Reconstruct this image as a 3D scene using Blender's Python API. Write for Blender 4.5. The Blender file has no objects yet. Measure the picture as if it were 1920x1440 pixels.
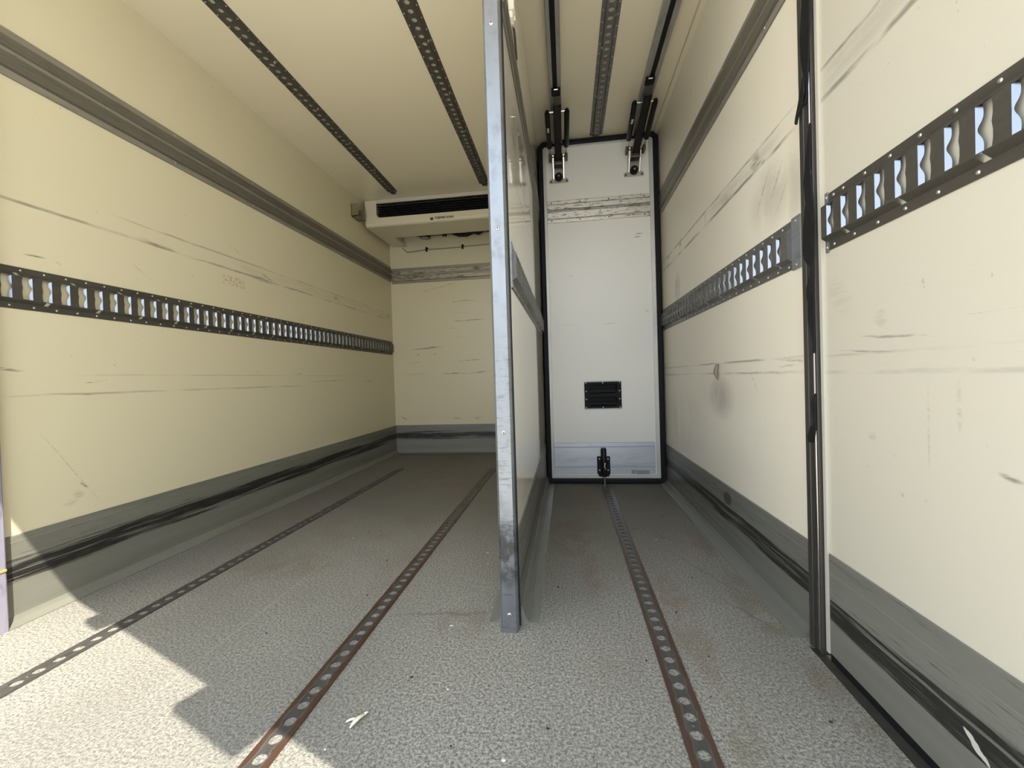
import bpy, math, random
from mathutils import Vector, Matrix

SC = bpy.context.scene
COL = SC.collection
random.seed(7)

# ---------------------------------------------------------------- camera
CAM_Z = 0.73
F_PX = 786.28
YAW, PITCH, ROLL = 0.130150877, -0.013924201, -0.0307242759
cam_d = bpy.data.cameras.new('camera')
cam_d.sensor_fit = 'HORIZONTAL'
cam_d.sensor_width = 36.0
cam_d.lens = F_PX * 36.0 / 1920.0
cam_d.clip_start = 0.02
cam_d.clip_end = 300
cam = bpy.data.objects.new('camera', cam_d)
COL.objects.link(cam)
_base = Matrix(((1, 0, 0), (0, 0, -1), (0, 1, 0)))      # looks along +Y, up +Z
_R = (Matrix.Rotation(YAW, 3, 'Z') @ Matrix.Rotation(PITCH, 3, 'X') @ _base
      @ Matrix.Rotation(ROLL, 3, 'Z'))
cam.matrix_world = Matrix.Translation((0, 0, CAM_Z)) @ _R.to_4x4()
SC.camera = cam

# ---------------------------------------------------------------- view, world, sun
SC.view_settings.view_transform = 'Standard'
SC.view_settings.look = 'None'
SC.view_settings.gamma = 1.0
SC.view_settings.use_curve_mapping = False
SC.view_settings.exposure = -0.08

world = bpy.data.worlds.new('sky')
SC.world = world
world.use_nodes = True
_wt = world.node_tree
_wt.nodes.clear()
_tc = _wt.nodes.new('ShaderNodeTexCoord')
_sp = _wt.nodes.new('ShaderNodeSeparateXYZ')
_rp = _wt.nodes.new('ShaderNodeValToRGB')
_bg = _wt.nodes.new('ShaderNodeBackground')
_ou = _wt.nodes.new('ShaderNodeOutputWorld')
_wt.links.new(_tc.outputs['Generated'], _sp.inputs[0])
_wt.links.new(_sp.outputs['Z'], _rp.inputs[0])
_wt.links.new(_rp.outputs[0], _bg.inputs['Color'])
_wt.links.new(_bg.outputs[0], _ou.inputs[0])
_e = _rp.color_ramp.elements
_e[0].position = 0.0; _e[0].color = (1.0, 0.985, 0.96, 1)
_e[1].position = 0.6; _e[1].color = (0.60, 0.76, 1.0, 1)
_bg.inputs['Strength'].default_value = 4.6

SUN_DIR = Vector((-0.60, 0.713, -1.0)).normalized()      # the way the light travels
sun_d = bpy.data.lights.new('sun', 'SUN')
sun_d.energy = 13.0
sun_d.color = (1.0, 0.95, 0.86)
sun_d.angle = math.radians(0.22)
sun = bpy.data.objects.new('sun', sun_d)
COL.objects.link(sun)
sun.location = (4, -5, 8)
sun.rotation_euler = SUN_DIR.to_track_quat('-Z', 'Y').to_euler()

# ---------------------------------------------------------------- main sizes (metres)
XL, XR = -1.75, 0.64          # side walls
YB, Y0 = 4.10, 0.40           # back wall, open rear end
ZC = 2.32                     # ceiling
YD = 2.88                     # lifting bulkhead in the narrow lane
PX0, PX1 = -0.207, -0.157     # partition
PY = 1.178                    # partition front edge

# ---------------------------------------------------------------- node helpers
class NT:
    def __init__(self, name, rough=0.5, metal=0.0):
        self.m = bpy.data.materials.new(name)
        self.m.use_nodes = True
        self.t = self.m.node_tree
        self.t.nodes.clear()
        self.out = self.n('ShaderNodeOutputMaterial')
        self.b = self.n('ShaderNodeBsdfPrincipled')
        self.l(self.b.outputs[0], self.out.inputs[0])
        self.b.inputs['Roughness'].default_value = rough
        self.b.inputs['Metallic'].default_value = metal
        self._pos = None
    def n(self, k):
        return self.t.nodes.new(k)
    def l(self, a, b):
        self.t.links.new(a, b)
    def put(self, v, sock):
        if hasattr(v, 'is_output') or isinstance(v, bpy.types.NodeSocket):
            self.l(v, sock)
        else:
            if isinstance(v, (tuple, list)) and len(v) == 3 and sock.type == 'RGBA':
                v = (*v, 1)
            sock.default_value = v
    def pos(self):
        if self._pos is None:
            self._pos = self.n('ShaderNodeNewGeometry').outputs['Position']
        return self._pos
    def xyz(self):
        s = self.n('ShaderNodeSeparateXYZ'); self.l(self.pos(), s.inputs[0])
        return s.outputs[0], s.outputs[1], s.outputs[2]
    def math(self, op, a, b=None, c=None, clamp=False):
        m = self.n('ShaderNodeMath'); m.operation = op; m.use_clamp = clamp
        self.put(a, m.inputs[0])
        if b is not None: self.put(b, m.inputs[1])
        if c is not None: self.put(c, m.inputs[2])
        return m.outputs[0]
    def noise(self, scale=(1, 1, 1), detail=3, rough=0.5, offset=(0, 0, 0), dist=0.0):
        mp = self.n('ShaderNodeMapping'); self.l(self.pos(), mp.inputs['Vector'])
        mp.inputs['Scale'].default_value = scale
        mp.inputs['Location'].default_value = offset
        t = self.n('ShaderNodeTexNoise'); self.l(mp.outputs[0], t.inputs['Vector'])
        t.inputs['Scale'].default_value = 1.0
        t.inputs['Detail'].default_value = detail
        t.inputs['Roughness'].default_value = rough
        t.inputs['Distortion'].default_value = dist
        return t.outputs['Fac']
    def step(self, v, a, b, lo=0.0, hi=1.0):
        m = self.n('ShaderNodeMapRange'); m.interpolation_type = 'SMOOTHSTEP'
        self.put(v, m.inputs['Value'])
        m.inputs['From Min'].default_value = a; m.inputs['From Max'].default_value = b
        m.inputs['To Min'].default_value = lo; m.inputs['To Max'].default_value = hi
        return m.outputs['Result']
    def mix(self, f, a, b):
        m = self.n('ShaderNodeMix'); m.data_type = 'RGBA'
        self.put(f, m.inputs['Factor']); self.put(a, m.inputs[6]); self.put(b, m.inputs[7])
        return m.outputs[2]
    def bump(self, h, strength=0.3, dist=0.01):
        b = self.n('ShaderNodeBump'); self.put(h, b.inputs['Height'])
        b.inputs['Strength'].default_value = strength; b.inputs['Distance'].default_value = dist
        self.l(b.outputs[0], self.b.inputs['Normal'])
    def color(self, v): self.put(v, self.b.inputs['Base Color'])
    def rough(self, v): self.put(v, self.b.inputs['Roughness'])
    def stroke(self, u, v, u0, v0, L, T, slope=0.0, wob=None):
        """mask of one rub mark centred at (u0, v0), half length L, half thickness T"""
        du = self.math('SUBTRACT', u, u0)
        dv = self.math('SUBTRACT', v, v0)
        if slope: dv = self.math('MULTIPLY_ADD', du, -slope, dv)
        if wob is not None: dv = self.math('ADD', dv, wob)
        a = self.math('DIVIDE', du, L); a = self.math('MULTIPLY', a, a)
        b = self.math('DIVIDE', dv, T); b = self.math('MULTIPLY', b, b)
        s = self.math('ADD', a, b)
        return self.math('SUBTRACT', 1.0, s, clamp=True)
    def max(self, vals):
        r = vals[0]
        for v in vals[1:]: r = self.math('MAXIMUM', r, v)
        return r

def flat(name, c, rough=0.5, metal=0.0, mottle=0.0, scale=30, bump=0.0):
    t = NT(name, rough, metal)
    if mottle:
        n = t.noise((scale,) * 3, 4)
        d = tuple(x * (1 - mottle) for x in c); h = tuple(min(1, x * (1 + mottle)) for x in c)
        t.color(t.mix(n, d, h))
        if bump: t.bump(n, bump, 0.002)
    else:
        t.color(c)
    return t.m

def matte(m, spec=.2):
    for n in m.node_tree.nodes:
        if n.type == 'BSDF_PRINCIPLED': n.inputs['Specular IOR Level'].default_value = spec
    return m

def wall_mat(name, axis, base, strokes=(), bands=(), rough=0.3, sticker=None, grime=0.5, smudges=()):
    """cream wall panel with its own rub marks.  axis 0: runs along X, axis 1: along Y"""
    t = NT(name, rough)
    p = t.xyz(); u, v = p[axis], p[2]
    sc = lambda a, b: tuple(a if i == axis else (b if i == 2 else 1.0) for i in range(3))
    col = t.mix(0.0, base, base)
    wob = t.math('MULTIPLY', t.math('SUBTRACT', t.noise(sc(9, 1), 2), 0.5), 0.022)
    brk = t.step(t.noise(sc(14, 120), 4, 0.65), 0.36, 0.60)
    masks = []
    for (u0, v0, L, T, s, k) in strokes:
        m = t.stroke(u, v, u0, v0, L, T, s, wob if T < 0.02 else None)
        masks.append(t.math('MULTIPLY', m, k))
    line = None
    if masks:
        line = t.math('MULTIPLY', t.max(masks), brk)
    bl = []
    for (v0, T, k, ua, ub) in bands:          # long rub lines with fading ends
        d = t.math('DIVIDE', t.math('ADD', t.math('SUBTRACT', v, v0), t.math('MULTIPLY', wob, 0.35)), T)
        d = t.math('SUBTRACT', 1.0, t.math('MULTIPLY', d, d), clamp=True)
        lim = t.math('MULTIPLY', t.step(u, ua - 0.05, ua + 0.15), t.step(u, ub - 0.15, ub + 0.05, 1.0, 0.0))
        pat = t.step(t.noise(sc(5, 30), 4, 0.6, (v0 * 7, 0, v0 * 11)), 0.33, 0.62)
        bl.append(t.math('MULTIPLY', t.math('MULTIPLY', d, lim), t.math('MULTIPLY', pat, k)))
    # fine general scratches, in patches
    fine = t.step(t.noise(sc(7, 150), 5, 0.7, (3, 3, 3)), 0.66, 0.74)
    zone = t.step(t.noise(sc(2.2, 3.0), 2, 0.5, (8, 8, 8)), 0.52, 0.70)
    fine = t.math('MULTIPLY', t.math('MULTIPLY', fine, zone), grime)
    dots = t.step(t.noise((55, 55, 55), 2, 0.5, (1, 4, 2)), 0.735, 0.77, 0, 0.5 * grime)
    allm = [fine, dots] + bl + ([line] if line is not None else [])
    msk = t.math('MINIMUM', t.max(allm), 1.0)
    col = t.mix(msk, col, (0.105, 0.095, 0.078))
    if smudges:
        sm = t.max([t.math('MULTIPLY', t.stroke(u, v, u0, v0, L, T, 0), k) for (u0, v0, L, T, k) in smudges])
        sm = t.math('MULTIPLY', sm, t.step(t.noise(sc(8, 5), 4, 0.6, (2, 2, 7)), 0.30, 0.62))
        col = t.mix(sm, col, (0.20, 0.175, 0.155))
    if sticker:
        ua, ub, va, vb = sticker
        box = t.math('MULTIPLY', t.math('MULTIPLY', t.step(u, ua, ua + .01), t.step(u, ub - .01, ub, 1, 0)),
                     t.math('MULTIPLY', t.step(v, va, va + .006), t.step(v, vb - .006, vb, 1, 0)))
        blot = t.step(t.noise(sc(60, 110), 3, 0.6, (2, 9, 5)), 0.42, 0.60)
        col = t.mix(t.math('MULTIPLY', t.math('MULTIPLY', box, blot), 0.6), col, (0.36, 0.25, 0.17))
    t.color(col)
    return t.m

CREAM = (0.635, 0.57, 0.385)
M = {}
M['wall_left'] = wall_mat('left wall cream panel', 1, CREAM,
    strokes=[(1.19, 1.186, .035, .004, 0, .8), (1.257, 1.180, .012, .005, -.2, .9), (1.10, .809, .05, .006, -.1, .8),
             (1.35, .767, .035, .004, .1, .9), (1.35, .723, .07, .005, 0, .7), (1.265, .46, .10, .006, -1.6, .35),
             (1.305, .389, .018, .006, -.8, .8), (1.26, .337, .03, .012, 0, .35), (1.34, .24, .09, .004, .35, .45),
             (1.285, .36, .02, .02, 0, .3), (1.55, 1.22, .05, .004, -.6, .4), (2.9, .75, .25, .005, 0, .5), (2.24, 1.350, .10, .016, -.03, .9), (2.30, 1.372, .06, .010, -.1, .6), (3.06, 1.385, .07, .030, 0, .55), (4.0, 1.385, .06, .034, 0, .6), (1.62, 1.357, .10, .012, -.05, .7),
             (2.55, .80, .06, .003, 0, .8), (3.55, .74, .10, .004, 0, .8), (2.05, 1.47, .05, .004, -.5, .4)],
    bands=[(1.352, .007, .62, 1.0, 4.1), (1.418, .006, .45, 1.45, 4.1), (1.385, .034, .10, 2.0, 4.1),
           (.722, .005, .45, 1.05, 2.6), (.79, .004, .25, 1.3, 3.4)],
    sticker=(1.965, 2.125, 1.262, 1.318), grime=.55)
M['wall_back'] = wall_mat('back wall cream panel', 0, CREAM,
    strokes=[(-1.39, 1.640, .035, .007, 0, .8), (-1.21, 1.672, .16, .008, .22, .55), (-.98, 1.517, .15, .006, 0, .55),
             (-1.10, 1.515, .02, .006, 0, .8), (-.93, 1.322, .17, .006, .06, .85), (-1.075, 1.324, .03, .007, 0, .8),
             (-1.12, 1.247, .05, .004, 0, .5), (-1.40, 1.057, .20, .008, .05, .95), (-1.33, 1.068, .10, .007, 0, .95),
             (-1.485, .994, .02, .006, 0, .9), (-1.31, .996, .03, .005, 0, .7), (-.95, .921, .17, .005, .06, .8),
             (-1.52, .914, .07, .004, .05, .6), (-1.10, .796, .16, .008, -.03, .9), (-.87, .800, .10, .009, .08, .9),
             (-1.5, .797, .2, .005, 0, .45), (-1.65, .35, .05, .010, -.3, .7), (-1.1, .345, .06, .016, 0, .45),
             (-.89, .345, .04, .016, 0, .55), (-1.05, 1.40, .12, .004, 0, .4), (-1.0, 1.16, .14, .003, 0, .4)],
    bands=[], grime=.9)
M['wall_right'] = wall_mat('right wall cream panel', 1, (0.755, 0.69, 0.555),
    strokes=[(1.55, .70, .05, .006, 1.2, .35), (1.50, 1.425, .05, .040, .3, .75), (1.75, 1.42, .10, .030, 0, .5), (2.42, 1.44, .03, .030, 0, .8), (1.46, 1.40, .04, .012, .2, .9), (2.7, 1.44, .06, .02, 0, .5), (2.0, 1.42, .02, .04, 0, .3), (1.52, 1.445, .05, .012, 0, .55),
             (1.28, .755, .08, .006, .1, .7), (1.32, .742, .06, .004, 0, .6), (2.62, .36, .012, .016, 0, .6),
             (2.52, 1.26, .03, .012, -1.5, .5), (1.45, 1.30, .05, .010, -1.2, .5), (1.36, 1.30, .05, .008, -1.0, .5), (1.33, 1.24, .04, .008, -1.0, .4)],
    bands=[(1.452, .006, .85, 1.2, 2.9), (1.392, .008, .85, 1.2, 2.9), (1.42, .030, .22, 1.3, 2.0),
           (.765, .005, .62, 1.2, 2.9), (.722, .005, .60, 1.2, 2.9)], grime=.45,
    smudges=[(1.86, .62, .16, .10, .5), (2.5, 1.22, .07, .09, .5), (1.4, 1.27, .16, .12, .35), (1.26, 1.25, .05, .16, .35), (2.5, .45, .5, .2, .2)])
M['side_door'] = wall_mat('side door cream panel', 1, (0.56, 0.515, 0.415),
    strokes=[(.92, .79, .10, .004, .1, .6), (1.0, .765, .14, .003, .05, .5), (.70, .56, .02, .006, .2, .7),
             (.98, .58, .014, .012, 0, .25), (.78, .66, .006, .05, 0, .25), (.84, .62, .004, .09, 0, .25),
             (.95, .83, .02, .02, 0, .3), (1.08, .9, .05, .05, .5, .14)],
    bands=[(1.462, .006, .80, .4, 1.18), (1.388, .009, .80, .4, 1.18), (1.43, .034, .20, .4, 1.18),
           (.720, .006, .30, .4, 1.18), (.76, .004, .28, .6, 1.18)], grime=.5)
M['ceiling'] = wall_mat('ceiling cream panel', 1, (0.69, 0.615, 0.45), grime=.0)
M['white_gloss'] = wall_mat('glossy partition panel', 1, (0.76, 0.705, 0.58), rough=.05, smudges=[(1.75, 1.60, .35, .14, .75), (1.5, 1.55, .15, .05, .5)],
    bands=[(1.41, .006, .4, 1.3, 2.8)], grime=.3)
M['door_white'] = wall_mat('bulkhead door white panel', 0, (0.86, 0.845, 0.785),
    strokes=[(.50, 1.66, .03, .006, 0, .8), (.49, 1.64, .025, .005, 0, .8), (.05, 1.41, .02, .005, 0, .3),
             (.29, 1.075, .06, .004, 0, .4), (.02, 1.08, .06, .004, 0, .3), (.54, 1.15, .02, .004, -.2, .5)],
    grime=.35)

def floor_mat():
    t = NT('gritty floor', 0.75)
    g1 = t.noise((150, 150, 150), 3, 0.6)
    g2 = t.noise((380, 380, 380), 3, 0.6, (5, 1, 2))
    big = t.noise((1.1, 0.8, 1), 4, 0.55, (3, 1, 0))
    brown = t.noise((2.0, 1.3, 1), 4, 0.6, (7, 3, 0))
    streak = t.noise((9, 0.7, 1), 4, 0.6, (1, 7, 0))
    speck = t.step(t.noise((70, 70, 70), 2, 0.5, (9, 2, 4)), 0.70, 0.76)
    x, y, z = t.xyz()
    grain = t.math('ADD', t.math('MULTIPLY', g1, 0.55), t.math('MULTIPLY', g2, 0.45))
    grain = t.step(grain, 0.34, 0.66)
    c = t.mix(grain, (0.074, 0.067, 0.053), (0.425, 0.398, 0.335))
    inward = t.step(y, 1.1, 2.6)                       # darker, browner tone deeper inside
    c = t.mix(t.math('MULTIPLY', t.step(big, 0.36, 0.66), 0.42), c, (0.125, 0.118, 0.098))
    c = t.mix(t.math('MULTIPLY', inward, 0.55), c, (0.085, 0.076, 0.055))
    c = t.mix(t.math('MULTIPLY', t.step(brown, 0.55, 0.75), 0.40), c, (0.15, 0.105, 0.072))
    c = t.mix(t.math('MULTIPLY', t.step(streak, 0.58, 0.78), 0.25), c, (0.13, 0.12, 0.10))
    # named stains: rust beside the right track, dirt at the post foot, olive patch by the right skirting
    st = []
    for (u0, v0, L, T, s, k) in [(.325, 1.30, .06, .34, 0, .75), (.56, 1.40, .06, .26, 0, .9), (.545, 1.90, .05, .24, 0, .7), (.58, 1.0, .05, .18, 0, .6),
                                 (.0, 1.95, .11, .30, 0, .75), (.08, 1.55, .06, .25, 0, .45), (-.33, 1.22, .10, .10, 0, .6), (.33, .86, .05, .22, 0, .5), (.12, 2.45, .1, .1, 0, .4),
                                 (-1.15, 1.55, .3, .16, 0, .4), (-.95, 3.0, .35, .4, 0, .5), (-.75, 2.5, .2, .3, 0, .35), (-1.5, 2.2, .12, .5, 0, .3)]:
        st.append(t.math('MULTIPLY', t.stroke(x, y, u0, v0, L, T, s), k))
    sm = t.math('MULTIPLY', t.step(t.max(st), 0.0, 0.5), t.step(t.noise((13, 9, 9), 5, 0.65), 0.36, 0.60))
    tint = t.mix(t.step(t.noise((3, 2, 1), 2, 0.5, (4, 4, 0)), 0.42, 0.58), (0.155, 0.085, 0.05), (0.135, 0.118, 0.06))
    c = t.mix(t.math('MULTIPLY', sm, 0.72), c, t.mix(0.35, tint, c))
    cr = []
    for (u0, v0, L, T, s) in [(.47, 1.62, .11, .012, -2.2), (.40, 1.95, .06, .010, -1.5), (.28, 2.03, .10, .010, 0),
                              (-.40, 1.26, .20, .008, .12), (.10, 2.32, .14, .010, -.2), (.52, 1.33, .06, .014, -1.8)]:
        cr.append(t.stroke(x, y, u0, v0, L, T, s, t.math('MULTIPLY', t.math('SUBTRACT', t.noise((22, 22, 1), 3), .5), .07)))
    c = t.mix(t.math('MULTIPLY', t.max(cr), 0.6), c, (0.10, 0.095, 0.08))
    sc = t.stroke(x, y, -.93, 1.45, .02, .75, 0, t.math('MULTIPLY', t.math('SUBTRACT', t.noise((2, 2, 1), 2), .5), .05))
    line = t.stroke(x, y, -1.0, 1.2, .004, .55, 0)
    c = t.mix(t.math('MULTIPLY', line, 0.2), c, (0.5, 0.49, 0.44))
    c = t.mix(t.math('MULTIPLY', speck, 0.6), c, (0.07, 0.065, 0.055))
    t.color(c)
    t.bump(t.math('ADD', g1, t.math('MULTIPLY', g2, 0.6)), 0.55, 0.004)
    return t.m
M['floor'] = floor_mat()

def skirt_mat(name, axis, lo, hi, base=(0.24, 0.238, 0.222), dark=1.0, extra=()):
    """grey kick board with its black rub band between heights lo and hi"""
    t = NT(name, 0.42, 0.0)
    p = t.xyz(); u, v = p[axis], p[2]
    sc = lambda a, b: tuple(a if i == axis else (b if i == 2 else 1.0) for i in range(3))
    n = t.noise(sc(1.8, 75), 5, 0.65)
    n2 = t.noise(sc(8, 240), 4, 0.7, (4, 4, 4))
    n3 = t.noise(sc(1.2, 22), 3, 0.6, (9, 9, 2))
    c = t.mix(n3, tuple(x * 0.72 for x in base), tuple(x * 1.28 for x in base))
    mid, hw = (lo + hi) / 2, (hi - lo) / 2
    d = t.math('DIVIDE', t.math('SUBTRACT', v, mid), hw)
    d = t.math('SUBTRACT', 1.0, t.math('MULTIPLY', d, d), clamp=True)
    mm = t.step(t.math('ADD', t.math('MULTIPLY', d, 0.75), t.math('MULTIPLY', t.math('SUBTRACT', n, 0.5), 2.6)), 0.20, 0.72)
    mm = t.math('MULTIPLY', mm, t.math('MULTIPLY', t.step(n2, 0.30, 0.55, 0.45, 1.0), dark))
    mm = t.math('MULTIPLY', t.math('MULTIPLY', mm, t.step(d, 0.0, 0.25)), 1.35, clamp=True)
    th = t.step(n2, 0.57, 0.68, 0, 0.6)
    up = t.step(v, lo - .01, lo + .02)
    m2 = t.max([mm, t.math('MULTIPLY', th, up)])
    c = t.mix(m2, c, (0.016, 0.015, 0.013))
    for (u0, v0, L, T, s, k, cc) in extra:
        c = t.mix(t.math('MULTIPLY', t.step(t.stroke(u, v, u0, v0, L, T, s,
                  t.math('MULTIPLY', t.math('SUBTRACT', t.noise((40, 40, 40), 3), .5), .02)), .15, .4), k), c, cc)
    seam = t.stroke(u, v, 2.0, hi + .045, 9.0, .0014)
    c = t.mix(t.math('MULTIPLY', seam, 0.35), c, tuple(min(1, x * 1.9) for x in base))
    t.color(c)
    t.rough(t.step(n, 0.3, 0.7, 0.32, 0.5))
    t.bump(n2, 0.08, 0.004)
    return t.m
M['skirt_left'] = skirt_mat('left kick board', 1, .125, .215, (0.165, 0.160, 0.126))
M['skirt_back'] = skirt_mat('back kick board', 0, .13, .225, (0.19, 0.185, 0.16), .85)
M['skirt_right'] = skirt_mat('right kick board', 1, .115, .19, (0.140, 0.137, 0.116), .9,
                             extra=[(1.80, .215, .05, .03, 0, .8, (.03, .03, .028))])
M['skirt_door'] = skirt_mat('side door kick board', 1, .085, .175, (0.165, 0.161, 0.132), .9,
                            extra=[(.755, .116, .026, .0085, .7, 1.0, (.55, .52, .45))])
M['skirt_part'] = skirt_mat('partition kick board', 1, .10, .15, (0.135, 0.131, 0.112), .5)

def metal_mat(name, c, rough, metal, axis, streak=0.4, dirt=(0.05, 0.045, 0.035), amount=0.4, lo=.5, hi=.7, fs=(9, 50)):
    t = NT(name, rough, metal)
    sc = lambda a, b: tuple(a if i == axis else b for i in range(3))
    n = t.noise(sc(3, 70), 4, 0.65)
    n2 = t.noise(sc(*fs), 4, 0.7, (2, 5, 1))
    col = t.mix(n, tuple(x * (1 - streak) for x in c), tuple(min(1, x * (1 + streak * .5)) for x in c))
    k = t.math('MULTIPLY', t.step(n2, lo, hi), amount)
    t.color(t.mix(k, col, dirt))
    t.rough(t.step(n, 0.3, 0.7, rough - .08, rough + .1))
    if metal: t.put(t.math('SUBTRACT', metal, t.math('MULTIPLY', k, metal * .8)), t.b.inputs['Metallic'])
    t.bump(n2, 0.06, 0.003)
    return t.m
M['steel_y'] = metal_mat('dull zinc rail steel', (0.075, 0.067, 0.053), .46, .25, 1)
M['steel_grey'] = metal_mat('grey zinc rail steel', (0.135, 0.13, 0.117), .42, .35, 1)
M['lip'] = flat('bright slot lip steel', (0.20, 0.22, 0.25), .22, 1.0)
M['end_plate'] = metal_mat('zinc end plate', (0.32, 0.34, 0.35), .40, .6, 1)
M['rivet'] = flat('rivet head', (0.48, 0.46, 0.42), .35, .8)
M['rivet_dark'] = flat('dark rivet head', (0.10, 0.09, 0.08), .4, .5)
M['rub_y'] = metal_mat('oxidised rub rail', (0.17, 0.155, 0.122), .42, .35, 1, .45, amount=.35)
M['rub_highlight'] = metal_mat('rub rail painted highlight', (0.30, 0.275, 0.22), .40, .35, 1, .3, amount=.3)  # lighter copy for flanges and mid groove: rail highlights painted as colour
M['rub_groove_shade'] = metal_mat('scuffed rail groove with painted shade', (0.42, 0.40, 0.36), .40, .4, 0, .35, amount=.8, lo=.5, hi=.6, fs=(22, 110))  # scuffed metal, made darker to paint shade into the door rail grooves
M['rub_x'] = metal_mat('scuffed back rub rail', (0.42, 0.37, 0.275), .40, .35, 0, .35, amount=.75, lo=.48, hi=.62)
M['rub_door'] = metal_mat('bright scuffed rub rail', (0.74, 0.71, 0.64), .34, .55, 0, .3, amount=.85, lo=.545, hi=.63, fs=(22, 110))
M['alu_post'] = metal_mat('brushed aluminium', (0.55, 0.55, 0.56), .38, .8, 2, .12, (0.30, 0.29, 0.28), .35, .55, .75)
M['alu_kick'] = metal_mat('aluminium kick plate', (0.62, 0.65, 0.69), .36, .7, 0, .10, (0.35, 0.36, 0.38), .3)
M['alu_frame'] = flat('satin aluminium frame', (0.60, 0.59, 0.55), .42, .35, .08, 40)
M['alu_rail'] = metal_mat('ceiling channel aluminium', (0.33, 0.32, 0.29), .40, .5, 1, .2)
M['black_slot'] = flat('black channel insert', (0.012, 0.011, 0.010), .5)
M['black_rubber'] = flat('black rubber', (0.010, 0.010, 0.011), .55, 0, .25, 60)
M['black_plastic'] = flat('black plastic', (0.012, 0.012, 0.013), .38)
M['black_paint'] = flat('black painted steel', (0.014, 0.012, 0.011), .30, .1)
M['chrome'] = flat('bright steel rod', (0.72, 0.70, 0.66), .18, 1.0)
M['dark_steel'] = flat('dark worn steel', (0.10, 0.085, 0.07), .38, .7, .2, 50)
M['pale_plate'] = flat('pale coated plate', (0.50, 0.47, 0.39), .4, .2)
M['housing'] = flat('cream moulded housing', (0.60, 0.54, 0.39), .38, 0, .03, 6)
M['flap_grey'] = flat('grey beige trim', (0.50, 0.46, 0.37), .45)
M['tag_white'] = flat('pale label sticker', (0.55, 0.55, 0.52), .5)
M['dark_trim'] = metal_mat('dark door post metal', (0.07, 0.063, 0.053), .35, .5, 2, .25)
M['white_trim'] = flat('white door edge', (0.48, 0.445, 0.37), .6)
M['bead'] = flat('polished bead', (0.36, 0.33, 0.32), .22, 1.0)
M['post_lilac'] = metal_mat('pale anodised corner post', (0.27, 0.25, 0.30), .5, .1, 2, .12)
M['orange'] = flat('orange reflector', (0.85, 0.35, 0.06), .4)
M['sill'] = flat('dark sill metal', (0.075, 0.070, 0.058), .38, .4, .35, 25)
M['leaf'] = flat('dry leaf', (0.70, 0.64, 0.50), .7, 0, .2, 200)
M['crumb'] = flat('dark crumb', (0.035, 0.028, 0.02), .8)
M['crumb_pale'] = flat('pale paper scrap', (0.70, 0.68, 0.62), .8)
M['hook'] = flat('cream plastic', (0.86, 0.82, 0.66), .35)
M['bracket'] = flat('olive painted bracket', (0.20, 0.165, 0.095), .5, .1)
M['wire'] = flat('grey beige cable', (0.30, 0.25, 0.16), .5)
M['tape'] = flat('grey tape', (0.28, 0.28, 0.29), .4, 0, .4, 120)
M['peel'] = flat('peeled grey film', (0.20, 0.185, 0.16), .5)
M['letter'] = flat('black lettering', (0.015, 0.012, 0.01), .5)
M['concrete'] = flat('yard concrete', (0.62, 0.575, 0.49), .85, 0, .15, 1.2)
M['canopy'] = flat('added canopy sheet', (0.55, 0.55, 0.53), .6)  # sheet of the added canopy that shades the floor
M['outer'] = flat('light blocker skin', (0.45, 0.45, 0.44), .6)  # only on the added yard building and canopy edge blocks
M['seam_line'] = flat('joint sealant', (0.50, 0.44, 0.30), .6)
M['angle'] = metal_mat('grey base angle', (0.20, 0.195, 0.168), .40, .15, 1, .15, amount=.2)

for k_, sp_ in (('black_slot', .1), ('black_rubber', .2), ('black_plastic', .08), ('black_paint', .2)): matte(M[k_], sp_)
def floor_track_mat(name, xc, rust):
    t = NT(name, .42, .35)
    x, y, z = t.xyz()
    dx = t.math('ABSOLUTE', t.math('SUBTRACT', x, xc))
    wv = t.math('MULTIPLY', t.math('SUBTRACT', t.noise((40, 22, 1), 3, .6), .5), .022)
    edge = t.step(t.math('ADD', dx, wv), .012, .019)
    n = t.noise((60, 12, 10), 4, .6)
    grey = t.mix(n, (0.035, 0.033, 0.030), (0.115, 0.110, 0.10))
    rst = t.mix(n, (0.040, 0.021, 0.014), (0.125, 0.062, 0.036))
    c = t.mix(t.math('MULTIPLY', edge, rust), grey, rst)
    lim = t.step(t.math('ABSOLUTE', t.math('SUBTRACT', t.math('ADD', dx, wv), .0145)), .0, .0016, .5, 0)
    c = t.mix(lim, c, (0.20, 0.185, 0.165))
    t.color(c); t.bump(n, .15, .002)
    return t.m

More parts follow.
